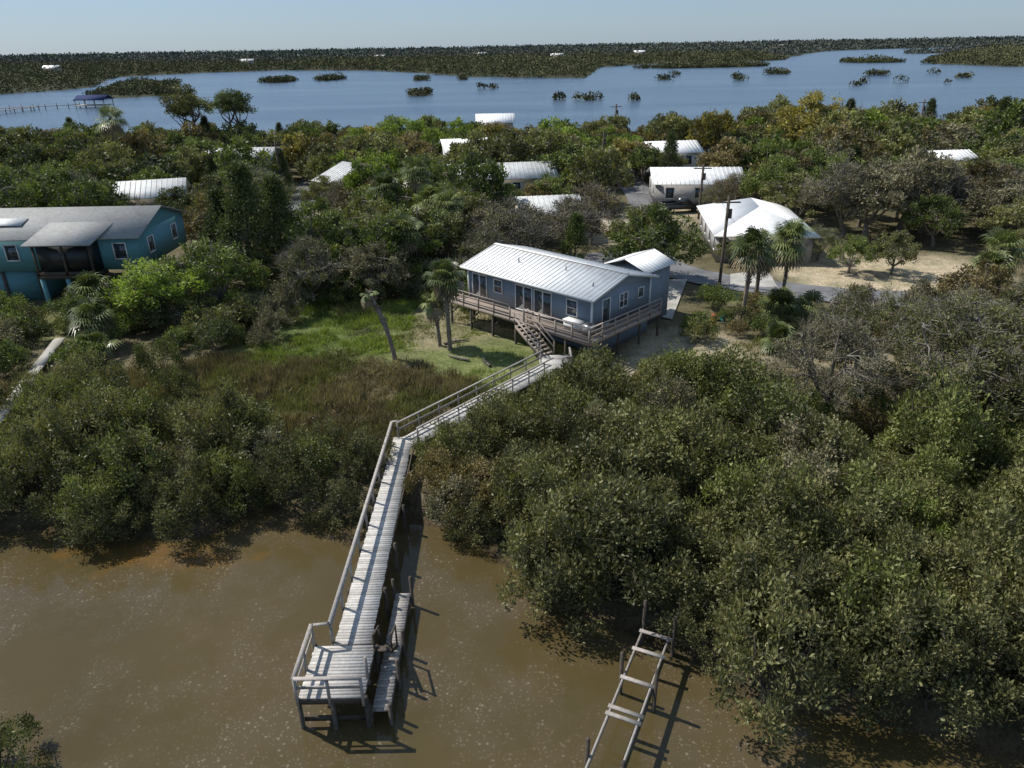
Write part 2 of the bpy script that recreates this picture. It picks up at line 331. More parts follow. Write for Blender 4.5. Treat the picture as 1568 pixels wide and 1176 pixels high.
# ------------------------------------------------------------------ water
def plane(name,x0,x1,y0,y1,z,mat):
    return obj(name,build_mesh(name,[(x0,y0,z),(x1,y0,z),(x1,y1,z),(x0,y1,z)],[(0,1,2,3)],[mat]))
m,nt,b=new_mat('murky_creek_water')
n1=noise(nt,.12,4);n2=noise(nt,.5,5)
c=ramp(nt,n1,[(.3,(.066,.051,.020)),(.55,(.084,.063,.026)),(.75,(.096,.068,.028))])
g=N(nt,"ShaderNodeNewGeometry");sp=N(nt,"ShaderNodeSeparateXYZ");nt.links.new(g.outputs['Position'],sp.inputs[0])
dx=math_(nt,'MULTIPLY',math_(nt,'ADD',sp.outputs[0],16.5),.10);dy=math_(nt,'MULTIPLY',math_(nt,'SUBTRACT',sp.outputs[1],27.3),.36)
rr=math_(nt,'ADD',math_(nt,'MULTIPLY',dx,dx),math_(nt,'MULTIPLY',dy,dy));rr=math_(nt,'ADD',rr,math_(nt,'MULTIPLY',n2,1.6))
c=mixc(nt,c,(.150,.080,.020),ramp(nt,rr,[(.7,(.85,)*3),(1.8,(0,0,0))]))
vo=N(nt,"ShaderNodeTexVoronoi");vo.inputs['Scale'].default_value=3.4;nt.links.new(g.outputs['Position'],vo.inputs['Vector'])
spk=ramp(nt,vo.outputs['Distance'],[(.10,(1,1,1)),(.22,(0,0,0))]);msk=ramp(nt,noise(nt,.20,5,rough=.65),[(.44,(0,0,0)),(.60,(1,1,1))])
vo2=N(nt,"ShaderNodeTexVoronoi");vo2.inputs['Scale'].default_value=7.5;nt.links.new(g.outputs['Position'],vo2.inputs['Vector'])
spk2=ramp(nt,vo2.outputs['Distance'],[(.16,(1,1,1)),(.30,(0,0,0))])
f=math_(nt,'MULTIPLY',math_(nt,'MULTIPLY',math_(nt,'MAXIMUM',spk,math_(nt,'MULTIPLY',spk2,.6)),msk),.6)
c=mixc(nt,c,(.104,.082,.054),math_(nt,'MULTIPLY',msk,.45))
c=mixc(nt,c,(.29,.24,.18),f)
nt.links.new(c,b.inputs['Base Color']);setin(b,'Roughness',.05);setin(b,'IOR',1.33);setin(b,'Specular IOR Level',.5)
nb=noise(nt,2.6,4);bp=N(nt,"ShaderNodeBump");bp.inputs['Strength'].default_value=.22;bp.inputs['Distance'].default_value=.03;nt.links.new(nb,bp.inputs['Height']);nt.links.new(bp.outputs[0],b.inputs['Normal'])
plane('creek_water',-600,600,-60,110,0,m)
m,nt,b=new_mat('bay_water')
mp=N(nt,"ShaderNodeMapping");mp.inputs['Scale'].default_value=(.006,.03,1);g=N(nt,"ShaderNodeNewGeometry");nt.links.new(g.outputs['Position'],mp.inputs[0])
nz=N(nt,"ShaderNodeTexNoise");nz.inputs['Scale'].default_value=1;nz.inputs['Detail'].default_value=4;nt.links.new(mp.outputs[0],nz.inputs['Vector'])
c=ramp(nt,nz.outputs[0],[(.35,(.038,.070,.118)),(.65,(.080,.122,.170))]);nt.links.new(c,b.inputs['Base Color'])
setin(b,'Roughness',.2);setin(b,'IOR',1.33)
nb=noise(nt,.9,5);bp=N(nt,"ShaderNodeBump");bp.inputs['Strength'].default_value=.8;bp.inputs['Distance'].default_value=.25;nt.links.new(nb,bp.inputs['Height']);nt.links.new(bp.outputs[0],b.inputs['Normal'])
plane('bay_water',-32000,32000,110,32000,0,m)

# ------------------------------------------------------------------ box builder
BOXF=[(0,3,2,1),(4,5,6,7),(0,1,5,4),(1,2,6,5),(2,3,7,6),(3,0,4,7)]
class MB:
    def __init__(s):s.V=[];s.Q=[];s.v=[]
    def pts(s,P,Q):
        n=len(s.V);s.V+= [tuple(p) for p in P];s.Q+= [tuple(i+n for i in q) for q in Q];r=random.random();s.v+=[r]*len(P)
    def box(s,x0,x1,y0,y1,z0,z1):
        s.pts([(x0,y0,z0),(x1,y0,z0),(x1,y1,z0),(x0,y1,z0),(x0,y0,z1),(x1,y0,z1),(x1,y1,z1),(x0,y1,z1)],BOXF)
    def beam(s,p,q,w,h,roll=0):
        p=Vector(p);q=Vector(q);d=(q-p).normalized();u=Vector((0,0,1)) if abs(d.z)<.95 else Vector((1,0,0))
        a=d.cross(u).normalized()*w/2;b=a.cross(d).normalized()*h/2
        s.pts([p-a-b,p+a-b,p+a+b,p-a+b,q-a-b,q+a-b,q+a+b,q-a+b],[(0,3,2,1),(4,5,6,7),(0,1,5,4),(1,2,6,5),(2,3,7,6),(3,0,4,7)])
    def cyl(s,x,y,z0,z1,r,n=8,tx=0,ty=0):
        P=[(x+r*math.cos(k*6.283/n),y+r*math.sin(k*6.283/n),z0) for k in range(n)]+[(x+tx+r*.92*math.cos(k*6.283/n),y+ty+r*.92*math.sin(k*6.283/n),z1) for k in range(n)]
        Q=[(k,(k+1)%n,n+(k+1)%n,n+k) for k in range(n)]
        for k in range(1,n-2,2):Q.append((n,n+k,n+k+1,n+k+2))
        s.pts(P,Q)
    def slab(s,P,t):
        P=[Vector(p) for p in P];s.pts([p-Vector((0,0,t)) for p in P]+P,BOXF)
    def obj(s,name,mat,parent=None):
        return obj(name,build_mesh(name,s.V,s.Q,[mat],None,s.v),parent=parent)

# ------------------------------------------------------------------ roads
def ribbon(name,pl,w,z,mat,sub=8):
    P=[Vector((x,y,0)) for x,y in pl];Q=[]
    for i in range(len(P)-1):
        a=P[max(0,i-1)];b_=P[i];c=P[i+1];d=P[min(len(P)-1,i+2)]
        for k in range(sub):
            t=k/sub;Q.append(.5*((2*b_)+(c-a)*t+(2*a-5*b_+4*c-d)*t*t+(3*b_-a-3*c+d)*t**3))
    Q.append(P[-1]);V=[];F=[]
    for i,q in enumerate(Q):
        d=(Q[min(i+1,len(Q)-1)]-Q[max(i-1,0)]).normalized();nn=Vector((-d.y,d.x,0));ww=w/2*(1+.05*math.sin(i*1.7)+.03*math.sin(i*.6))
        V+= [(q+nn*ww)[:2]+(z,),(q-nn*ww)[:2]+(z,)]
        if i:F.append((2*i-2,2*i-1,2*i+1,2*i))
    return obj(name,build_mesh(name,V,F,[mat]))
ribbon('road',ROADS[0],4.4,.905,ASPH);ribbon('road',ROADS[1],4.0,.900,ASPH)
def patch(name,P,z,mat):
    return obj(name,build_mesh(name,[(x,y,z) for x,y in P],[(0,1,2,3)],[mat]))
patch('driveway',[(10.6,57.3),(12.9,55.2),(16.6,66.2),(13.2,65.8)],.912,CONC)
patch('driveway',[(15,84),(19,95),(11,97),(12.5,84)],.914,SHELL)
patch('driveway',[(21,67.5),(25,69),(24,63),(20,64)],.915,CONC)

# ------------------------------------------------------------------ dock
ZD=1.4
dk=empty('wooden_dock')
mb=MB();yy=20.15
while yy<34.6:
    x0=-6.62+(yy-20)*.004+random.uniform(-.02,.02);x1=-5.28+(yy-20)*-.018+random.uniform(-.02,.02)
    mb.box(x0,x1,yy,yy+.132,ZD-.04,ZD+random.uniform(-.004,.006));yy+=.147
yy=17.75
while yy<20.1:
    mb.box(-7.3+random.uniform(-.02,.02),-5.12+random.uniform(-.02,.02),yy,yy+.132,ZD-.04,ZD+random.uniform(-.004,.006));yy+=.147
def boards(mb,p,q,w,z,z2=None,bw=.132,gap=.147):
    p=Vector((*p,z));q=Vector((*q,z if z2 is None else z2));L=(q-p).length;d=(q-p)/L;a=Vector((-d.y,d.x,0)).normalized()
    n=int(L/gap)
    for i in range(n):
        c=p+d*(i*gap+.07);e=w/2+random.uniform(-.02,.02);mb.beam(c-a*e,c+a*e,bw,.035)
boards(mb,(-5.75,35.0),(2.55,44.9),1.3,ZD+.012)
yy=34.62
while yy<35.6:
    mb.box(-6.62,-5.32,yy,yy+.132,ZD-.04,ZD);yy+=.147
yy=44.6
while yy<46.9:
    mb.box(1.9,3.9,yy,yy+.132,ZD+.0,ZD+.045);yy+=.147
mb.obj('deck_boards',WOOD,dk)
st=MB();pl=MB()
for xx in (-6.5,-5.4):st.beam((xx,17.8 if xx<-6 else 17.8,ZD-.14),(xx,35.2,ZD-.14),.06,.2)
st.box(-7.3,-7.24,17.75,20.2,ZD-.25,ZD-.045);st.box(-7.3,-5.12,17.72,17.78,ZD-.25,ZD-.045);st.box(-5.17,-5.12,17.8,20.2,ZD-.25,ZD-.045)
st.box(-7.25,-5.15,17.83,17.9,.25,.45);st.box(-7.25,-5.15,18.9,19.0,.75,.9)
bd=Vector((8.3,9.9,0)).normalized();bn=Vector((-bd.y,bd.x,0))
for s_ in (-.55,.55):
    p=Vector((-5.75,35,ZD-.13))+bn*s_;q=Vector((2.55,44.9,ZD-.13))+bn*s_;st.beam(p,q,.06,.2)
for k in range(6):
    yy=20.2+k*2.9
    for xx in (-6.68,-5.22):pl.cyl(xx,yy,-1.5,ZD+.05 if xx>-6 else ZD-.05,.085)
for (xx,yy) in ((-7.33,17.8),(-7.33,20.2),(-5.08,17.8),(-5.08,20.1),(-6.2,17.75)):pl.cyl(xx,yy,-1.5,ZD-.03,.09)
for k in range(6):
    c=Vector((-5.2,35.6,0))+bd*k*2.4
    for s_ in (-.6,.6):
        w=c+bn*s_;pl.cyl(w.x,w.y,-.6,ZD-.02,.07)
st.obj('stringers',DWOOD,dk);pl.obj('pilings',DWOOD,dk)
rl=MB();RH=.92
ry=[20.25+i*1.8 for i in range(9)]
for yy in ry:rl.box(-6.74,-6.65,yy,yy+.09,ZD-.3,ZD+RH)
rl.beam((-6.70,20.2,ZD+RH+.02),(-6.66,35.7,ZD+RH+.02),.14,.04);rl.beam((-6.66,20.2,ZD+RH-.12),(-6.63,35.6,ZD+RH-.12),.035,.12)
for (xx,yy) in ((-7.34,20.15),(-7.34,19.0),(-7.34,17.75),(-6.25,17.7),(-5.14,17.7),(-5.14,18.6)):rl.box(xx-.045,xx+.045,yy-.045,yy+.045,ZD-.3,ZD+RH)
rl.beam((-7.34,20.2,ZD+RH+.02),(-7.34,17.68,ZD+RH+.02),.14,.04);rl.beam((-7.34,17.7,ZD+RH+.021),(-5.1,17.7,ZD+RH+.021),.14,.04)
rl.beam((-7.3,20.15,ZD+RH+.02),(-6.7,20.22,ZD+RH+.02),.12,.04)
rl.beam((-7.34,20.1,ZD+.5),(-7.34,17.7,ZD+.5),.035,.12);rl.beam((-7.3,17.74,ZD+.5),(-5.14,17.74,ZD+.5),.035,.12)
for s_,skip in ((.66,0),(-.66,0)):
    p=Vector((-5.9,35.05,0))+bn*s_+(bd*.35 if s_<0 else bd*.1);L=13.0 if s_>0 else 12.3
    k=0
    while k*1.62<L:
        c=p+bd*k*1.62;rl.beam((c.x,c.y,ZD-.3),(c.x,c.y,ZD+RH),.085,.085);k+=1
    q=p+bd*L
    rl.beam((p.x,p.y,ZD+RH+.02),(q.x,q.y,ZD+RH+.02),.14,.04)
    if s_>0:rl.beam((p.x,p.y,ZD+.5),(q.x,q.y,ZD+.5),.035,.12)
rl.beam((-6.66,35.7,ZD+RH+.022),(-6.3,35.75,ZD+RH+.022),.13,.04)
for (xx,yy) in ((3.95,44.5),(3.95,46.0),(1.85,46.95)):rl.beam((xx,yy,ZD-.3),(xx,yy,ZD+RH),.085,.085)
rl.beam((3.1,44.3,ZD+RH+.02),(3.95,44.5,ZD+RH+.02),.13,.04);rl.beam((3.95,44.45,ZD+RH+.024),(3.95,46.1,ZD+RH+.024),.13,.04)
rl.obj('railing',WOOD2,dk)
fl=empty('floating_dock');mb=MB();yy=17.9
while yy<23.7:
    mb.box(-4.95+random.uniform(-.01,.01),-4.35+random.uniform(-.01,.01),yy,yy+.132,.56,.60);yy+=.147
mb.obj('deck_boards',WOOD2,fl);mb=MB()
mb.box(-4.97,-4.90,17.9,23.8,.3,.55);mb.box(-4.40,-4.33,17.9,23.8,.3,.55)
for (xx,yy,h) in ((-4.28,23.7,1.5),(-4.28,21.0,1.2),(-4.25,19.4,1.35),(-4.32,17.85,.95),(-5.0,17.85,.95),(-5.02,23.8,1.3)):mb.cyl(xx,yy,-1.5,h,.075)
mb.obj('pilings',DWOOD,fl);mb=MB()
for i in range(4):mb.box(-5.1+i*.0,-4.5,19.9+i*.26,20.1+i*.26,1.25-i*.2,1.30-i*.2)
mb.beam((-5.1,19.75,1.45),(-5.1,20.9,.6),.05,.14);mb.beam((-4.48,19.75,1.45),(-4.48,20.9,.6),.05,.14)
for xx in (-5.1,-4.48):
    mb.beam((xx,19.85,1.3),(xx,19.85,2.15),.06,.06);mb.beam((xx,20.8,.7),(xx,20.8,1.6),.06,.06);mb.beam((xx,19.8,2.1),(xx,20.85,1.6),.06,.06)
mb.obj('ladder',DWOOD,fl)
# ------------------------------------------------------------------ old derelict dock frame
od=empty('derelict_dock_frame');mb=MB();dv=Vector((-3.3,-7.0,0)).normalized();nv=Vector((-dv.y,dv.x,0))*-1
o0=Vector((4.75,21.0,1.0))
if nv.x<0:nv=-nv
L=9.0
for s_ in (0,.98):
    p=o0+nv*s_;mb.beam(p,p+dv*L,.07,.17)
mb.obj('stringers',WOOD2,od);mb=MB()
for k in (.15,1.1,2.55,3.9,4.2,6.8,8.3):
    p=o0+dv*k+Vector((0,0,.1));mb.beam(p-nv*.1,p+nv*1.1,.15,.05)
mb.obj('crossbeams',WOOD2,od);mb=MB()
for k,s_,h in ((-.4,-.1,2.1),(-.2,1.1,1.9),(2.3,-.12,1.9),(2.5,1.12,1.9),(6.0,-.12,1.8),(6.2,1.12,1.7),(8.6,-.1,1.6),(8.8,1.1,1.5)):
    p=o0+dv*k+nv*s_;mb.cyl(p.x,p.y,-1.5,h,.075,8,random.uniform(-.05,.05),random.uniform(-.05,.05))
mb.obj('pilings',DWOOD,od)

# ------------------------------------------------------------------ main house
HS=empty('blue_stilt_house',(-3.84,56.53,0),math.radians(-44.35))
F0=2.78;E=5.2
w=MB();w.box(.4,12.8,.4,7.4,F0-.25,E)
for xa,xb in ((.4,.5),(12.7,12.8)):
    for xg in (xa,xb):
        w.pts([(xg,.4,E),(xg,3.9,E),(xg,3.9,E+.95),(xg,2.15,E+.475)],[(0,1,2,3)]);w.pts([(xg,7.4,E),(xg,3.9,E),(xg,3.9,E+.95),(xg,5.65,E+.475)],[(0,3,2,1)])
w.box(8.0,12.78,1.2,7.38,.5,F0-.26)
w.obj('walls',BLUE,HS)
r=MB();rz=E+1.06
r.slab([(-.1,-.05,E+.04),(13.25,-.05,E+.04),(13.25,3.9,rz),(-.1,3.9,rz)],.06)
r.slab([(-.1,3.9,rz),(13.25,3.9,rz),(13.25,7.85,E+.04),(-.1,7.85,E+.04)],.06)
x=.0
while x<13.2:
    r.beam((x,-.04,E+.065),(x,3.88,rz+.025),.04,.03);r.beam((x,3.92,rz+.025),(x,7.84,E+.065),.04,.03);x+=.42
r.beam((-.1,3.9,rz+.03),(13.25,3.9,rz+.03),.3,.05)
r.obj('metal_roof',ROOFW,HS)
t=MB()
t.box(-.1,13.25,-.09,-.055,E-.12,E+.03)
for ya,za,yb,zb in ((-.05,E-.03,3.9,rz-.07),(7.85,E-.03,3.9,rz-.07)):
    t.beam((13.27,ya,za),(13.27,yb,zb),.03,.16);t.beam((-.12,ya,za),(-.12,yb,zb),.03,.16)
for (xx,yy) in ((.38,.38),(12.82,.38),(12.82,7.42),(.38,7.42)):t.box(xx-.06,xx+.06,yy-.06,yy+.06,F0-.2,E-.02)
g=MB()
def win_f(x0,x1,z0,z1,mull=1,hm=0):
    g.box(x0,x1,.36,.385,z0,z1);f=.07
    t.box(x0-f,x0,.33,.39,z0-f,z1+f);t.box(x1,x1+f,.33,.39,z0-f,z1+f);t.box(x0,x1,.332,.39,z1,z1+f);t.box(x0,x1,.332,.39,z0-f,z0)
    for i in range(1,mull):xm=x0+(x1-x0)*i/mull;t.box(xm-.06,xm+.06,.337,.388,z0,z1)
    for i in range(1,hm+1):zm=z0+(z1-z0)*i/(hm+1);t.box(x0,x1,.342,.387,zm-.02,zm+.02)
def win_s(y0,y1,z0,z1,mull=1,hm=0):
    g.box(12.815,12.84,y0,y1,z0,z1);f=.07
    t.box(12.81,12.87,y0-f,y0,z0-f,z1+f);t.box(12.81,12.87,y1,y1+f,z0-f,z1+f);t.box(12.81,12.868,y0,y1,z1,z1+f);t.box(12.81,12.868,y0,y1,z0-f,z0)
    for i in range(1,mull):ym=y0+(y1-y0)*i/mull;t.box(12.812,12.863,ym-.03,ym+.03,z0,z1)
    for i in range(1,hm+1):zm=z0+(z1-z0)*i/(hm+1);t.box(12.812,12.858,y0,y1,zm-.02,zm+.02)
win_f(.9,2.4,3.0,4.75,2);win_f(3.3,4.1,3.75,4.7,1,1);win_f(5.6,7.2,2.92,4.75,2);win_f(7.5,9.1,2.92,4.75,2);win_f(10.6,11.5,3.6,4.7,1,1)
win_s(1.6,2.4,2.9,4.75,1);win_s(3.6,4.5,3.7,4.7,2,1);win_s(5.9,6.5,3.9,4.6)
t.obj('trim',WHITE,HS);g.obj('windows',GLASS,HS)
v=MB();v.cyl(4.2,2.2,E+.5,E+1.0,.06);v.cyl(8.6,2.6,E+.6,E+1.05,.05);v.cyl(12.0,1.5,E+.3,E+.72,.07);v.obj('roof_vents',METAL,HS)
an=MB();an.box(8.3,11.9,7.41,11.5,.5,E-.1);an.obj('annex_walls',BLUE,HS)
r=MB();r.slab([(8.0,7.87,E+.0),(10.1,7.87,E+.75),(10.1,11.9,E+.75),(8.0,11.9,E+.0)],.06);r.slab([(10.1,7.87,E+.75),(12.2,7.87,E),(12.2,11.9,E),(10.1,11.9,E+.75)],.06)
yy=8.0
while yy<11.9:
    r.beam((8.0,yy,E+.02),(10.1,yy,E+.77),.04,.04);r.beam((10.1,yy,E+.77),(12.2,yy,E+.02),.04,.04);yy+=.42
r.obj('annex_roof',ROOFW,HS)
d=MB();y0=-1.25;x1=13.95
yy=y0
while yy<.32:
    d.box(-.2,x1,yy,yy+.13,F0-.06,F0-.02+random.uniform(-.003,.003));yy+=.145
xx=12.9
while xx<x1-.1:
    d.box(xx,xx+.13,.42,7.3,F0-.06,F0-.02);xx+=.145
d.box(-.2,x1,y0-.04,y0-.005,F0-.3,F0-.02);d.box(x1+.005,x1+.04,y0,7.3,F0-.3,F0-.02);d.box(-.24,-.205,y0,.3,F0-.3,F0-.02)
d.obj('deck',BDECK,HS)
rr=MB()
def rail(mb,p,q,z,h=.95,n=None,kick=True):
    p=Vector((*p,z));q=Vector((*q,z));L=(q-p).length;n=n or max(1,round(L/1.5))
    for i in range(n+1):
        c=p.lerp(q,i/n);mb.beam(c-Vector((0,0,.25)),c+Vector((0,0,h)),.09,.09)
    for zz,hh in ((h+.02,.04),(h*.66,.13),(h*.3,.13)):
        mb.beam(p+Vector((0,0,zz)),q+Vector((0,0,zz)),.14 if hh<.1 else .04,hh)
rail(rr,(-.2,y0-.0),(6.5,y0),F0);rail(rr,(7.9,y0),(x1,y0),F0);rail(rr,(x1,y0+.02),(x1,7.3),F0);rail(rr,(-.2,y0+.02),(-.2,.3),F0,n=1)
rr.obj('deck_railing',BDECK,HS)
ps=MB()
for xx in (-.1,2.2,4.6,7.0,9.4,11.8,13.85):
    ps.cyl(xx,y0+.08,.3,F0-.3,.1)
for yy in (2.2,4.8,7.2):ps.cyl(13.85,yy,.3,F0-.3,.09)
for xx in (.6,3.0,5.4,7.8):
    for yy in (.6,3.9,7.2):ps.cyl(xx,yy,.3,F0-.26,.12)
for xx in (-.1,2.2,4.6,7.0,9.4):ps.beam((xx,y0+.08,1.6),(xx+1.0,y0+.08,F0-.3),.05,.1)
ps.obj('stilts',DWOOD,HS)
dc=empty('deck_storage_box',(-3.84,56.53,0),math.radians(-44.35));q=MB();q.box(10.9,12.3,-.35,.25,F0+.0,F0+.62);q.box(10.85,12.35,-.4,.28,F0+.625,F0+.7);q.obj('bin',WHITE,dc)
ac=empty('air_conditioner',(-3.84,56.53,0),math.radians(-44.35));q=MB();q.box(12.7,13.4,-.5,.1,F0,F0+.75);q.obj('case',METAL,ac);q=MB();q.cyl(13.05,-.2,F0+.76,F0+.80,.26,12);q.obj('fan_grille',RUBBER,ac)
sx=empty('deck_stairs');q=MB();top=Vector((.75,49.9,F0-.02));bot=Vector((2.5,46.9,ZD+.05));dd=(bot-top);a=Vector((-dd.y,dd.x,0)).normalized()*.55
for i in range(9):
    c=top.lerp(bot,(i+.5)/9);q.beam(c-a,c+a,.28,.04)
for s_ in (-1,1):
    q.beam(top+a*s_-Vector((0,0,.1)),bot+a*s_-Vector((0,0,.1)),.05,.25)
    for k in (0,.5,1):
        c=top.lerp(bot,k)+a*s_;q.beam(c-Vector((0,0,.3)),c+Vector((0,0,.95)),.08,.08)
    for hh in (.97,.5):q.beam(top+a*s_+Vector((0,0,hh)),bot+a*s_+Vector((0,0,hh)),.1,.05)
q.obj('steps_and_rails',BDECK,sx)
# ------------------------------------------------------------------ generic houses
def house(name,cx,cy,W,D,rot,z0,eave,rise,wallm,roofm,hip=False,over=.5,wins=True,stilts=False,ribs=True):
    E_=empty(name,(cx,cy,0),rot);w_=MB();w_.box(-W/2,W/2,-D/2,D/2,z0,eave)
    if not hip:
        for s_ in (-1,1):
            xg=s_*(W/2-.01);zr=eave+rise*.95
            w_.pts([(xg,-D/2,eave),(xg,0,eave),(xg,0,zr),(xg,-D/4,(eave+zr)/2)],[(0,1,2,3)]);w_.pts([(xg,D/2,eave),(xg,0,eave),(xg,0,zr),(xg,D/4,(eave+zr)/2)],[(0,3,2,1)])
    w_.obj('walls',wallm,E_);r_=MB();a_=W/2+over;b_=D/2+over;el=eave-.02;t_=.08
    if hip:
        h_=max(0,a_-b_) if a_>b_ else 0;k_=max(0,b_-a_);zt=eave+rise
        p1,p2_=((-h_,0,zt),(h_,0,zt)) if a_>=b_ else ((0,-k_,zt),(0,k_,zt))
        c1,c2,c3,c4=(-a_,-b_,el),(a_,-b_,el),(a_,b_,el),(-a_,b_,el)
        if a_>=b_:fs=[[c1,c2,p2_,p1],[c3,c4,p1,p2_],[c2,c3,p2_,p2_],[c4,c1,p1,p1]]
        else:fs=[[c1,c2,p1,p1],[c3,c4,p2_,p2_],[c2,c3,p2_,p1],[c4,c1,p1,p2_]]
        for f_ in fs:
            P_=[Vector(p) for p in f_]
            if (P_[2]-P_[3]).length<.01:P_[3]=P_[2]+(P_[0]-P_[2])*.01;
            r_.slab(P_,t_)
        r_.box(-a_+.1,a_-.1,-b_+.1,b_-.1,el-.16,el-.09)
    else:
        r_.slab([(-a_,-b_,el),(a_,-b_,el),(a_,0,eave+rise),(-a_,0,eave+rise)],t_);r_.slab([(-a_,0,eave+rise),(a_,0,eave+rise),(a_,b_,el),(-a_,b_,el)],t_)
        if ribs:
            x_=-a_+.1
            while x_<a_:
                r_.beam((x_,-b_,el+.02),(x_,0,eave+rise+.02),.06,.05);r_.beam((x_,b_,el+.02),(x_,0,eave+rise+.02),.06,.05);x_+=.6
    r_.obj('roof',roofm,E_)
    if wins:
        g_=MB();t_=MB();zb=max(z0+.9,eave-1.9);zt=eave-.6
        for sgn in (-1,1):
            n=max(2,int(W/3))
            for i in range(n):
                x_=-W/2+W*(i+.5)/n;yf=sgn*(D/2);g_.box(x_-.5,x_+.5,*(sorted((yf+sgn*.005,yf+sgn*.03))),zb,zt)
                for (u0,u1,v0,v1) in ((x_-.6,x_-.5,zb-.1,zt+.1),(x_+.5,x_+.6,zb-.1,zt+.1),(x_-.5,x_+.5,zt,zt+.1),(x_-.5,x_+.5,zb-.1,zb)):
                    t_.box(u0,u1,*(sorted((yf+sgn*.004,yf+sgn*.07))),v0,v1)
            n=max(1,int(D/3.5))
            for i in range(n):
                y_=-D/2+D*(i+.5)/n;xf=sgn*(W/2);g_.box(*(sorted((xf+sgn*.005,xf+sgn*.03))),y_-.5,y_+.5,zb,zt)
                for (u0,u1,v0,v1) in ((y_-.6,y_-.5,zb-.1,zt+.1),(y_+.5,y_+.6,zb-.1,zt+.1),(y_-.5,y_+.5,zt,zt+.1),(y_-.5,y_+.5,zb-.1,zb)):
                    t_.box(*(sorted((xf+sgn*.004,xf+sgn*.07))),u0,u1,v0,v1)
        g_.obj('windows',GLASS,E_);t_.obj('window_frames',WHITE,E_)
    if stilts:
        s_=MB();n=max(2,int(W/3))
        for i in range(n+1):
            for y_ in (-D/2+.2,0,D/2-.2):s_.cyl(-W/2+.2+(W-.4)*i/n,y_,0,z0+.02,.16)
        s_.obj('stilts',DWOOD,E_)
    return E_
TH=house('teal_stilt_house',-42.0,68.3,19,10,0,3.6,6.5,1.7,TEAL,ROOFG,ribs=False,stilts=True,over=.5)
PI=Matrix.Translation((42.0,-68.3,0))
def tpart(w,name,mat):
    o=w.obj(name,mat);o.parent=TH;o.matrix_parent_inverse=PI
w=MB();w.box(-40.5,-35.6,61.3,63.28,3.4,3.7);w.box(-40.5,-35.6,61.3,61.4,6.2,6.5)
for xx in (-40.45,-38.0,-35.7):w.box(xx-.08,xx+.08,61.28,61.44,3.6,6.3)
w.box(-40.5,-35.6,61.28,61.40,3.7,4.0);tpart(w,'porch_frame',DWOOD)
w=MB();w.box(-40.3,-35.8,61.5,63.2,3.75,6.2);tpart(w,'porch_screen',DARKV)
w=MB();w.slab([(-41.0,60.8,6.45),(-35.2,60.8,6.45),(-35.2,66.6,7.55),(-41.0,66.6,7.55)],.1);tpart(w,'porch_roof',ROOFG)
w=MB()
for xx in (-40.4,-38.2,-35.8):w.cyl(xx,61.5,.3,3.4,.22,10)
tpart(w,'porch_columns',TEAL)
w=MB();w.box(-51,-42,63.6,72,.4,3.55);tpart(w,'lower_walls',TEAL)
w=MB();w.slab([(-46.6,64.9,7.32),(-43.2,64.9,7.32),(-43.2,66.3,7.66),(-46.6,66.3,7.66)],.04);tpart(w,'skylight_panel',ROOFL)
house('hip_roof_house',26.2,78.5,9.2,14,-.12,.6,3.6,1.9,GREYW,ROOFW,hip=True)
house('white_cottage',26.0,104.5,11.5,10,-.1,.6,3.9,1.4,GREYW,ROOFW)
house('cottage',-19.5,104,10,10,-.75,.6,4.6,1.9,CREAM,ROOFL)
house('cottage',-6.5,131,9,9,.2,.6,5.0,1.8,WHITE,ROOFW)
house('cottage',-1,105,14,8,.1,.6,4.8,1.5,CREAM,ROOFL)
house('cottage',4.5,86,6.5,9,.1,.6,4.0,1.2,CREAM,ROOFL)
house('cottage',-45.5,95,8,7,.3,.6,4.8,1.6,CREAM,ROOFL)
house('cottage',-44,128,12,7,0,.6,4.8,1.5,WHITE,ROOFL)
house('cottage',65,113,7,6,.1,.6,4.6,1.2,WHITE,ROOFW)
house('cottage',27.5,129,8,8,.1,.6,4.6,1.4,WHITE,ROOFW)
house('waterfront_house',-2.8,179,8,8,.03,.6,5.3,1.6,CREAM,ROOFW)
for (x,y,z0) in ((186,1120,3),(-520,760,3),(-420,740,3),(-310,960,3),(-380,1500,4),(-250,2100,5),(330,1900,4),(1400,2150,4),(-40,1300,3),(620,1800,3),(-560,700,2),(60,950,3),(-620,900,3),(-180,1150,3)):
    house('distant_house',x,y,10+y*.004,8,random.uniform(-.3,.3),z0-1,8.2+y*.0014,2.4,WHITE if y%2 else CREAM,ROOFL if (x%3) else ROOFW,wins=False,stilts=True,ribs=False,over=1)
bh=empty('boathouse',(-176,335,0));w=MB();w.slab([(-6.5,-4.5,3.2),(6.5,-4.5,3.2),(6.5,0,5),(-6.5,0,5)],.15);w.slab([(-6.5,0,5),(6.5,0,5),(6.5,4.5,3.2),(-6.5,4.5,3.2)],.15);w.obj('roof',BLUEROOF,bh);w=MB()
for xx in (-6,-2,2,6):
    for yy in (-4,4):w.cyl(xx,yy,-1,3.2,.2)
w.box(-6.5,6.5,-4.5,4.5,.9,1.1);w.obj('posts_and_deck',WOOD2,bh)
for (x0,y0_,x1_,y1_) in ((-212,318,-183,336),(-200,290,-196,328),(-214,300,-200,300),(-206,262,-203,290)):
    w=MB();w.beam((x0,y0_,1.2),(x1_,y1_,1.2),1.5,.2);n=8
    for i in range(n+1):
        t=i/n;w.cyl(x0+(x1_-x0)*t,y0_+(y1_-y0_)*t,-1,2.2,.2)
    w.obj('bay_pier',WOOD2)
def pole(x,y,h,arm=True):
    e=empty('utility_pole',(x,y,0));w=MB();w.cyl(0,0,0,h,.15,8,.05,0)
    if arm:w.beam((-1.1,0,h-.5),(1.1,0,h-.5),.1,.12);w.cyl(.3,.12,h-1.9,h-1.1,.2)
    w.obj('pole',DBARK,e)
    return (x,y,h)
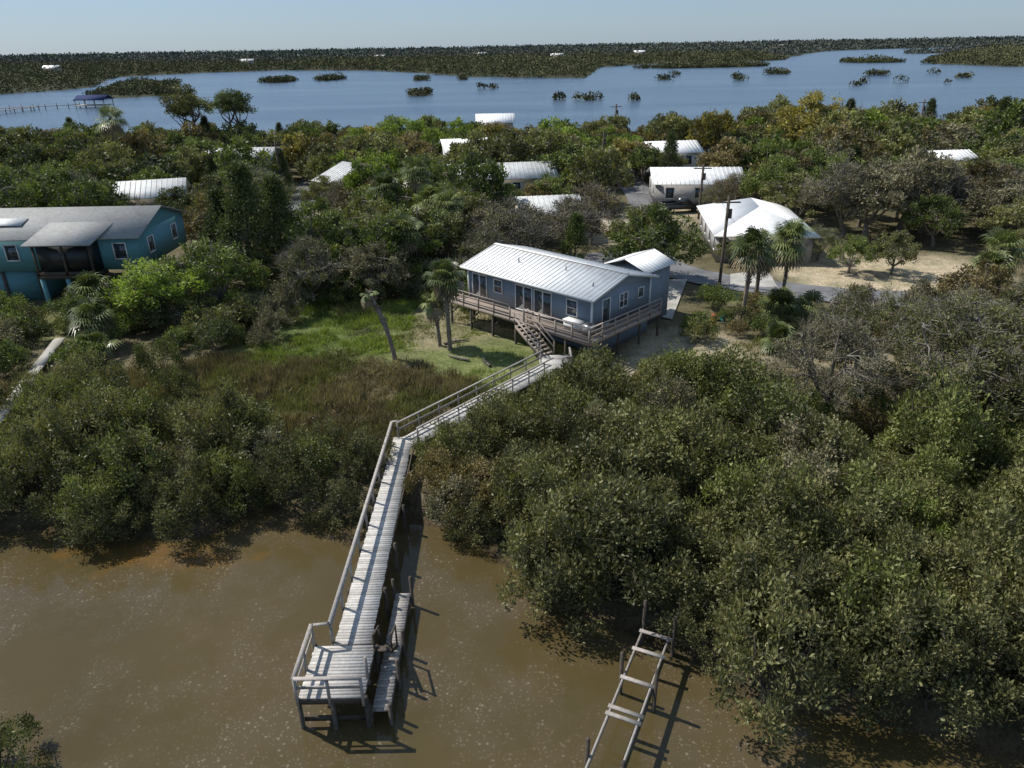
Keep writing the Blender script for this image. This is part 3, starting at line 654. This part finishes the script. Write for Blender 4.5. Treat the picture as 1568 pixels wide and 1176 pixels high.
PL=[pole(19.1,64.3,8.8),pole(14,112,9.5),pole(21,150,10.5),pole(-34,112,9),pole(75,140,11),pole(23.8,92,7.5)]
wr=MB()
def wire(a,b):
    n=10
    for i in range(n):
        p=[];
        for t in (i/n,(i+1)/n):p.append((a[0]+(b[0]-a[0])*t,a[1]+(b[1]-a[1])*t,a[2]-.5+(b[2]-a[2])*t-3.2*t*(1-t)))
        wr.beam(p[0],p[1],.025,.025)
wire(PL[0],PL[5]);wire(PL[5],PL[1]);wire(PL[1],PL[2]);wire(PL[1],PL[3])
wr.obj('power_lines',RUBBER)
tk=empty('pickup_truck',(22.3,96.4,.92),math.radians(8));w=MB()
w.pts([(-2.6,-.9,.45),(2.6,-.9,.45),(2.6,.9,.45),(-2.6,.9,.45),(-2.6,-.9,1.0),(2.6,-.9,1.0),(2.6,.9,1.0),(-2.6,.9,1.0)],BOXF)
w.box(-2.6,-.3,-.9,-.8,1.0,1.3);w.box(-2.6,-.3,.8,.9,1.0,1.3);w.box(-2.6,-2.5,-.8,.8,1.0,1.3)
w.pts([(-.3,-.85,1.0),(1.6,-.85,1.0),(1.6,.85,1.0),(-.3,.85,1.0),(-.2,-.7,1.75),(.9,-.7,1.75),(.9,.7,1.75),(-.2,.7,1.75)],BOXF);w.obj('body',CARD,tk)
w=MB();w.box(-.15,.85,-.80,-.785,1.25,1.6);w.pts([(1.5,-.7,1.12),(1.5,.7,1.12),(1.0,.62,1.68),(1.0,-.62,1.68)],[(0,1,2,3)]);w.obj('windows',GLASS,tk);w=MB()
for xx in (-1.7,1.7):
    for yy in (-.85,.75):
        P=[(xx+.38*math.cos(k*.5236),yy,.4+.38*math.sin(k*.5236)) for k in range(12)]+[(xx+.38*math.cos(k*.5236),yy+.2,.4+.38*math.sin(k*.5236)) for k in range(12)]
        w.pts(P,[(k,(k+1)%12,12+(k+1)%12,12+k) for k in range(12)]+[(0,k,k+1,k+2) for k in range(1,10,2)]+[(12,12+k,13+k,14+k) for k in range(1,10,2)])
w.obj('wheels',RUBBER,tk)
WALK=[(-34.5,52.5),(-33,47),(-30.6,38.5),(-29.6,35)]
w=MB()
for i in range(3):w.beam((*WALK[i],1.25),(*WALK[i+1],1.25),.75,.12)
for i in range(3):
    for t_ in (0,.33,.66):
        x_=WALK[i][0]+(WALK[i+1][0]-WALK[i][0])*t_;y_=WALK[i][1]+(WALK[i+1][1]-WALK[i][1])*t_;w.cyl(x_,y_,0,1.18,.12)
w.obj('seawall_walkway',CONC)
for (x,y,mm) in ((16.3,55.2,PLR),(16.9,55.0,PLT),(15.8,54.0,PLK),(17.3,54.2,PLT)):
    e=empty('garden_planter',(x,y,.8));w=MB();w.cyl(0,0,0,.45,.22,10);w.cyl(0,0,.38,.47,.27,10);w.obj('pot',mm,e)
for i,(x,y,r_) in enumerate(((-5.0,50.8,.4),(-1.5,46.5,1.9),(-7.5,46.0,.9),(9.5,33.8,1.2),(11.2,34.6,2.4),(7.5,43.5,.3),(-3.0,47.6,2.6))):
    T=TB();T.tube([(0,0,.12),(.9,.1,.16),(1.9,-.05,.12)],[.10,.09,.05],7,0,.5);obj('driftwood_log',T.mesh('driftwood_log',[BARK]),(x,y,gz(x,y)),r_)

# ------------------------------------------------------------------ vegetation
DOCKL=[(-5.98,17),(-5.98,35)];BWL=[(-5.9,35),(3,45.7),(2,47.5)]
thick=empty('mangrove_thicket')
def scatter(poly,sp,fn,jit=.45):
    xs_=[p[0] for p in poly];ys_=[p[1] for p in poly];y=min(ys_);k=0
    while y<max(ys_):
        x=min(xs_)+(sp/2 if k%2 else 0)
        while x<max(xs_):
            px=x+random.uniform(-jit,jit)*sp;py=y+random.uniform(-jit,jit)*sp
            if inside(px,py,poly):fn(px,py)
            x+=sp
        y+=sp*.87;k+=1
def mang(tall=1.0):
    def f(x,y):
        d1=poly_d(x,y,DOCKL);d2=poly_d(x,y,BWL)
        if d1<1.6 or d2<1.3:return
        if math.hypot((x-10)/3.2,(y-33.3)/2.3)<1:return
        dw=poly_d(x,y,WALK)
        if dw<1.3:return
        sd=sdq(x,y)
        if sd<-.25:return
        s=random.uniform(.72,1.35)*tall
        lim=.42+.17*min(d1*1.5,d2,dw+1) 
        s=min(s,max(.42,lim))
        if sd<1.2:s*=.82
        mats=['mangrove','mangrove','mangrove','mangrove_g']
        if -5.5<x<-.5 and 28<y<36 and random.random()<.6:mats=['grey','rust','olive']
        elif x>17 and y>23:mats=['mangrove','mangrove_g','green','olive','olive']
        elif x>9 and y>31:mats=['mangrove','olive','grey','mangrove_g']
        elif random.random()<.06:mats=['olive','grey']
        tree('mangrove_shrub',MANG,x,y,s,random.choice(mats),z=max(-.15,float(height(np.array(sd)))-.1),zs=random.uniform(.8,1.25),parent=thick)
    return f
PL_L=[(-46,27),(-5,27),(-5.5,34.5),(-8,35.5),(-13,35.8),(-18,36.5),(-22,38),(-27,41),(-34,42.5),(-46,44)]
scatter(PL_L,2.05,mang(1.05))
PL_R=[(-5.4,27),(0,18),(20,12),(42,8),(42,27),(29,30),(22,31.5),(17,32.5),(13.5,34),(11,36.5),(8.5,38.5),(5,40),(3.2,42),(-1,39.5),(-5.3,35.0)]
scatter(PL_R,2.1,mang(1.2))
for (x,y,s) in ((4.2,41.2,1.05),(5.4,40.6,1.1),(8.3,39.6,1.1),(9.7,40.0,1.25),(10.6,39.2,1.3),(12.6,39.4,1.35),(13.6,38,1.3),(2.6,40.6,.8),(-24,45.5,1.0),(-21.5,42.5,.8),(-26,42,1.1)):
    tree('mangrove_tree',MANG,x,y,s,random.choice(('mangrove','mangrove_g')),z=.5,zs=1.1)
tree('mangrove_shrub',MANG,-16.6,16.2,.72,'mangrove_g',z=-.1);tree('mangrove_shrub',MANG,-15.8,15.2,.5,'mangrove_g',z=-.1)

def grass_mesh(name,seed,h,n,size,w):
    rng=np.random.default_rng(seed);T=TB();p=np.zeros((n,3));p[:,:2]=rng.uniform(-size/2,size/2,size=(n,2))
    cl=rng.uniform(-size/2,size/2,size=(24,2));k=rng.integers(0,24,n);mk=rng.random(n)<.6;p[mk,:2]=cl[k[mk]]+rng.normal(size=(mk.sum(),2))*.18
    ax=rng.normal(size=(n,3))*.4+np.array([0,0,1.]);L=h*rng.uniform(.4,1.25,n);cv=rng.random(24)*.7+.15
    T.leaves(p,ax,L,w,np.clip(np.where(mk,cv[k],.5)+rng.normal(size=n)*.15,0,1),rng,0);return T.mesh(name,[LM['marsh']])
GT=[grass_mesh('tall_grass_mesh_%d'%i,400+i,.62,1500,3,.045) for i in range(4)]
GS=[grass_mesh('short_grass_mesh_%d'%i,420+i,.18,1300,3,.04) for i in range(3)]
mg=empty('marsh_grass');lg=empty('lawn_grass')
def grass(lib,mat,par,s=1,prob=1,zs=1):
    def f(x,y):
        if random.random()>prob or poly_d(x,y,BWL)<1.0:return
        o=obj('grass_patch',random.choice(lib),(x,y,gz(x,y)-.02),random.random()*6.28,(s,s,s*zs*random.uniform(.5,1.4)),par)
        o.material_slots[0].link='OBJECT';o.material_slots[0].material=LM[random.choice(mat)]
    return f
scatter([(-33,41),(-20,36.5),(-6.5,35),(-2,41),(-3,45),(-8,47.5),(-16,48.5),(-26,48),(-34,47)],2.2,grass(GT,('marsh','marsh','marsh','marsh','grey','olive'),mg,1,.92))
scatter([(-22,48),(-9,47.5),(-8.5,60),(-18,63)],2.5,grass(GT,('grass','grass','olive'),lg,1,.7,.6))
scatter([(-9,45),(1,44),(3,47),(-1,52),(-3,60),(-9,66),(-12,60)],2.5,grass(GS,('grass','grass','olive'),lg,1,.5))
scatter([(5,41),(13,40),(24,44),(22,52),(12,48),(7,45)],2.4,grass(GS,('olive','marsh'),lg,1,.35))
scatter([(3,35),(7,31),(20,30),(26,31),(22,36),(12,39),(6,38)],2.1,grass(GT,('grass','marsh','olive'),mg,1,.8,1.2))
scatter([(18,58),(40,50),(48,55),(30,58)],2.4,grass(GS,('olive','grass'),lg,1,.5))

def palm(x,y,h,lean=(0,0),R=1.7,nf=34,dead=12,seed=1):
    obj('sabal_palm',make_palm('sabal_palm_mesh_%d'%seed,500+seed,h,lean,R,nf,dead),(x,y,.75),0)
palm(18.2,54.3,6.2,(.3,0),1.9,36,22,1);palm(22.0,56.6,6.1,(.2,.1),2.0,36,26,2);palm(20.2,57.5,5.0,(0,0),1.8,34,20,3)
palm(-4.5,49.9,5.6,(-.1,0),1.6,32,18,4);palm(-5.3,50.7,3.4,(-.3,0),1.2,20,16,5)
palm(-8.3,48.3,4.9,(-1.5,.3),.8,4,14,6)
palm(-31.2,51.9,2.4,(0,0),1.9,34,10,7);palm(21.2,54.6,1.3,(0,0),1.9,36,8,8);palm(39.7,58.8,2.6,(0,0),2.3,40,10,9);palm(41.5,60.5,4.0,(0,0),2.2,36,12,10)
palm(-10.1,80,8.2,(.3,0),2.1,36,14,11);palm(-12.6,78,7.0,(-.3,0),2.1,36,14,12);palm(-8.3,76,6.0,(0,0),2.1,36,14,13);palm(-30,49.3,1.0,(0,0),1.7,30,6,14)
palm(-62,121,11,(.3,0),2.8,36,14,15);palm(-33.5,56.5,3.0,(0,0),2.0,34,10,16);palm(-9.5,66,5.2,(0,0),2.0,34,10,17);palm(42.5,56.5,1.5,(0,0),2.2,34,10,18)
palm(19.0,48.5,1.0,(0,0),1.5,28,6,19);palm(23.8,55,1.0,(0,0),1.8,30,6,20);palm(-6,72,6.4,(0,0),2.0,34,12,21);palm(33,43,3.0,(0,0),1.8,32,12,22)

def T_(name,lib,x,y,sc,mat,zs=1.0,z=.7):tree(name,lib,x,y,sc,mat,z,zs)
T_('cedar_tree',CEDAR,-24.0,64.5,1.12,'dark');T_('cedar_tree',CEDAR,-21.2,66,.98,'dark');T_('cedar_tree',CEDAR,-26.5,66,.9,'dark');T_('cedar_tree',CEDAR,5.6,66.5,.62,'green')
T_('pine_tree',PINE,-60,150,1.12,'olive');T_('pine_tree',PINE,-51,148,1.05,'dark');T_('pine_tree',PINE,-56,156,1.0,'green');T_('pine_tree',PINE,-64,155,.92,'dark')
T_('oak_tree',OAK,56,143,1.65,'gold',.95);T_('oak_tree',OAK,66,146,1.3,'gold');T_('oak_tree',OAK,46,140,1.2,'rust')
T_('oak_tree',OAK,-20,146,1.45,'bright',.82);T_('oak_tree',OAK,-28,142,1.1,'bright',.85);T_('oak_tree',OAK,-11,141,1.1,'green',.85)
T_('oak_tree',NEAROAK,18.3,38.2,.95,'grey');T_('oak_tree',NEAROAK,25.5,37.5,1.1,'olive');T_('oak_tree',NEAROAK,22.5,43.5,.95,'olive');T_('oak_tree',NEAROAK,30.5,41,1.1,'olive')
T_('oak_tree',NEAROAK,29,34.5,.95,'olive');T_('oak_tree',NEAROAK,14.2,36,.5,'green')
T_('oak_tree',OAK,36,66.8,.55,'olive');T_('oak_tree',OAK,32.2,67.4,.5,'green');T_('oak_tree',OAK,-28,56.5,.88,'bright',.9);T_('oak_tree',OAK,-24.5,58.5,.9,'green');T_('oak_tree',OAK,-33.5,55,.5,'green')
T_('oak_tree',OAK,-12,62,.7,'grey');T_('oak_tree',SPARSE,-2.5,65,.75,'olive');T_('oak_tree',OAK,-7,69,.95,'olive');T_('oak_tree',OAK,-1,71,.9,'grey');T_('oak_tree',OAK,-13,70,1.0,'olive')
T_('oak_tree',SPARSE,-17,61,.8,'olive');T_('oak_tree',SPARSE,6,74,.85,'grey');T_('oak_tree',SPARSE,9,80,.9,'rust');T_('oak_tree',OAK,22,71.5,.4,'olive')
T_('oak_tree',OAK,-17.5,67,1.05,'green');T_('oak_tree',OAK,-5,75,1.0,'olive')
for (x,y,s,mt,lb) in ((-13,98,.75,'green',OAK),(4,97,.62,'rust',OAK),(-4,97.5,.68,'olive',SPARSE),(0,96,.55,'green',OAK),(-20.5,95.5,.72,'grey',SPARSE),(-16.5,96.5,.66,'olive',SPARSE),(-24,98,.72,'olive',OAK),(29.5,96.0,.68,'rust',SPARSE),(33,97,.8,'gold',OAK),(26.5,95.5,.5,'olive',SPARSE),(-40,90,.75,'dark',OAK),(-46,89,.68,'olive',SPARSE),(-49.5,90,.8,'green',OAK),(-5,124,.68,'rust',OAK),(-9,123.5,.62,'olive',OAK),(26,121.5,.62,'olive',OAK),(66,106,.7,'olive',OAK),(3,79.5,.55,'grey',SPARSE),(31,72,.5,'green',SPARSE)):
    T_('oak_tree',lb,x,y,s,mt)

belt=empty('shrub_belt')
def shr(mats,s0,s1,prob=1,lib=None,par=None):
    def f(x,y):
        if random.random()>prob:return
        for R_ in ROADS:
            if poly_d(x,y,R_)<3.2:return
        if seg_d(x,y,(11.5,56),(15,66))<2.2 or poly_d(x,y,WALK)<1.6:return
        tree('shrub',lib or SHRUB,x,y,random.uniform(s0,s1),random.choice(mats),z=.7,parent=par or belt)
    return f
scatter([(-46,46),(-34,46),(-22,49.5),(-19,55),(-18,62),(-34,59),(-48,58)],2.3,shr(('green','olive','dark','grey','green'),.7,1.5,.9))
scatter([(-19,49.5),(-13,50),(-17,58),(-20,56)],2.4,shr(('olive','green','grey'),.5,1.1,.5))
scatter([(-18,60),(-9,60),(-4,62),(2,63),(4,66),(-8,70),(-20,68)],2.3,shr(('olive','green','grey','dark'),.8,1.5,.9))
scatter([(11,48),(18,50),(24,53),(23,58),(17,60),(14.8,56),(13,52)],2.1,shr(('olive','green','green','rust'),.5,1.1,.75))
scatter([(23,41),(36,40),(48,46),(50,54),(40,56.5),(28,57.5),(24,52)],2.7,shr(('olive','rust','grey','green'),.6,1.3,.6))
scatter([(15,37),(22,33),(30,30),(44,28),(46,42),(30,38),(18,40)],2.1,shr(('green','olive','rust','green','mangrove_g'),.6,1.1,.85))
scatter([(-10,58),(-3,59),(0,62),(-8,63)],2.0,shr(('olive','green'),.4,.8,.8))
scatter([(27,38),(34,36),(48,38),(52,50),(40,54),(27,53)],5.0,shr(('olive','grey','olive','rust'),.55,.85,.9,NEAROAK+OAK[:2]))

forest=empty('woodland')
CLEAR=[(26.2,77,8.5),(25,98.5,6),(24,90,5),(12.5,88,5),(15,77,5),(36,66,8),(-19.5,104,6.5),(-20,96,4.5),(-6.5,131,5),(-6.5,124,4),(-1,105,7),(-2,97,5),(4.5,80,5),(4.5,86,5),(-45.5,95,5),(-45,89,3),(-44,128,6),(-44,121,4),(65,113,4),(65,107,3),(27.5,129,5),(27,122,3),(-2.8,172,7),(-41,68,12.5),(4,55,11),(-30,67,3),(26,104,8)]
def mats_for(x,y):
    if y>122:
        if x<-35:return ('dark','green','green','olive','olive','rust','green')
        if x<30:return ('rust','gold','olive','green','green','bright','rust')
        return ('gold','olive','rust','green','green','olive','bright')
    if x<-32:return ('dark','olive','green','olive','green')
    if x>38:return ('grey','rust','olive','olive','green','green')
    if x>15:return ('rust','olive','green','gold','grey','olive','green')
    return ('grey','olive','rust','green','green','bright','olive','olive')
def forest_fn(x,y):
    if abs(x)>.75*y+8:return
    for cx,cy,r in CLEAR:
        if math.hypot(x-cx,y-cy)<r+1.5:return
    for R_ in ROADS:
        if y<110 and poly_d(x,y,R_)<4.4:return
    base=random.uniform(.72,1.2)
    if y<78:base*=.88
    if y>100:base*=1.0-.0022*(y-100)
    if x>70 or (x>35 and y>120):base*=1.18
    mt=random.choice(mats_for(x,y));far_=y>98
    lib=SPARSE if (not far_ and ((mt=='grey' and random.random()<.6) or random.random()<.15)) else (OAKF if far_ else OAK)
    zs=random.uniform(.8,1.15)
    if random.random()<.06:lib=CEDAR;mt='dark';base*=.75
    tree('woodland_tree',lib,x,y,base,mt,z=.7,zs=zs,parent=forest)
scatter([(-170,64),(170,64),(170,163),(60,160),(40,157),(12,159),(-16,162),(-60,166),(-100,172),(-175,186)],6.3,forest_fn)
scatter([(48,40),(80,40),(80,64),(38,66),(44,60)],6.0,forest_fn)
scatter([(-80,44),(-52,44),(-54,64),(-80,64)],6.0,forest_fn)

# ------------------------------------------------------------------ distant tree masses (merged)
def far_mass(name,pts,hs,rs,nq,qs,mat,seed):
    rng=np.random.default_rng(seed);n=len(pts);N_=n*nq
    c=np.repeat(np.concatenate([pts,np.zeros((n,1))],1),nq,0);H_=np.repeat(hs,nq);R_=np.repeat(rs,nq)
    d=nrm(rng.normal(size=(N_,3)));d[:,2]=np.abs(d[:,2])*1.0
    k=rng.uniform(.65,1.0,N_);pos=c+np.stack([d[:,0]*R_*k,d[:,1]*R_*k,H_*.30+d[:,2]*H_*.68*k],1)
    low=rng.random(N_)<.2;pos[low,2]=rng.random(low.sum())*H_[low]*.45
    T=TB();ax=nrm(d+rng.normal(size=(N_,3))*.8);q=np.repeat(qs,nq)*rng.uniform(.6,1.3,N_)
    v=np.clip(np.repeat(rng.uniform(.1,.9,n),nq)+rng.normal(size=N_)*.12,0,1)
    T.leaves(pos,ax,q,q*.75,v,rng,0);return obj(name,T.mesh(name,[mat]))
FARM=leaf_mat('distant_foliage',(.030,.036,.018),(.115,.112,.052),0,.8,.1,.01,1.3,1.4)
FARM2=leaf_mat('hazy_distant_foliage',(.046,.058,.054),(.105,.112,.085),0,.8,.1,.004,1.2,1.2)  # aerial haze painted into the leaf colours, bluish with lifted darks
def rand_in(y0,y1,n,seed):
    rng=np.random.default_rng(seed);y=rng.uniform(y0,y1,n);x=(rng.random(n)*2-1)*(.80*y+30);return x,y
def sd_filter(x,y,mn):
    s=sdist(x,y);k=(s>mn);return x[k],y[k],s[k]
x,y=rand_in(430,1050,12000,1);x,y,s=sd_filter(x,y,1.5);h=np.clip(2.4+s*.14,2.4,9.5)*RNG.uniform(.6,1.6,len(x))
far_mass('distant_mangrove_forest',np.stack([x,y],1),h,h*.6+1.8,36,.55+.0012*y,FARM,11)
x,y=rand_in(1050,2100,6500,2);x,y,s=sd_filter(x,y,4);h=np.clip(5+s*.08,5,12)*RNG.uniform(.5,1.9,len(x))
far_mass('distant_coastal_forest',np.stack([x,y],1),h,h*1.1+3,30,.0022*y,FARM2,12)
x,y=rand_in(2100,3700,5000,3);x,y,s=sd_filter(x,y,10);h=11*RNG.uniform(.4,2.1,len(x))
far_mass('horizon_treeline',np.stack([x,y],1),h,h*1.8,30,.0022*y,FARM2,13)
xx=[];yy=[]
rng=np.random.default_rng(5)
for P in ISL:
    px=[p[0] for p in P];py=[p[1] for p in P];A_=(max(px)-min(px))*(max(py)-min(py));n=int(min(900,max(5,A_/9)))
    if max(py)<30:continue
    for _ in range(n):
        a,b_=rng.uniform(min(px),max(px)),rng.uniform(min(py),max(py))
        if inside(a,b_,P):xx.append(a);yy.append(b_)
P_=np.stack([xx,yy],1);h=rng.uniform(1.2,3.6,len(xx))
far_mass('island_mangroves',P_,h,h*.7+.5,50,np.full(len(xx),.9),FARM,14)
# ------------------------------------------------------------------ sky, sun, camera
W=bpy.data.worlds.new("World");S.world=W;W.use_nodes=True;nt=W.node_tree
sk=nt.nodes.new("ShaderNodeTexSky");sk.sky_type='NISHITA';sk.sun_disc=False
sv=Vector((-.57,.30,.78)).normalized()
sk.sun_elevation=math.asin(sv.z);sk.sun_rotation=math.atan2(sv.x,sv.y);sk.air_density=1.0;sk.dust_density=.4;sk.ozone_density=2.0;sk.altitude=20
tint=mixc(nt,sk.outputs[0],(.76,.90,1.16),1.0,'MULTIPLY')
haze=mixc(nt,tint,(3.9,5.2,6.7),.5)
bg=nt.nodes["Background"];bg.inputs[1].default_value=.092;nt.links.new(haze,bg.inputs[0])
sl=bpy.data.lights.new('sun','SUN');sl.energy=5.0;sl.angle=math.radians(.5);sl.color=(1,.955,.88);so=bpy.data.objects.new('sun',sl);COL.objects.link(so)
so.rotation_euler=(-sv).to_track_quat('-Z','Y').to_euler();so.location=(-50,40,80)
p=math.atan(518/1120);a=math.radians(1.05)
Fw=Vector((0,math.cos(p),-math.sin(p)));U0=Vector((0,math.sin(p),math.cos(p)));R0=Vector((1,0,0))
R=math.cos(a)*R0-math.sin(a)*U0;U=math.sin(a)*R0+math.cos(a)*U0
cm=bpy.data.cameras.new('drone_camera');cm.sensor_width=36;cm.lens=36*1120/1568;cm.clip_start=.5;cm.clip_end=60000
co=bpy.data.objects.new('drone_camera',cm);COL.objects.link(co)
co.matrix_world=Matrix(((R.x,U.x,-Fw.x,0),(R.y,U.y,-Fw.y,0),(R.z,U.z,-Fw.z,21),(0,0,0,1)))
S.camera=co
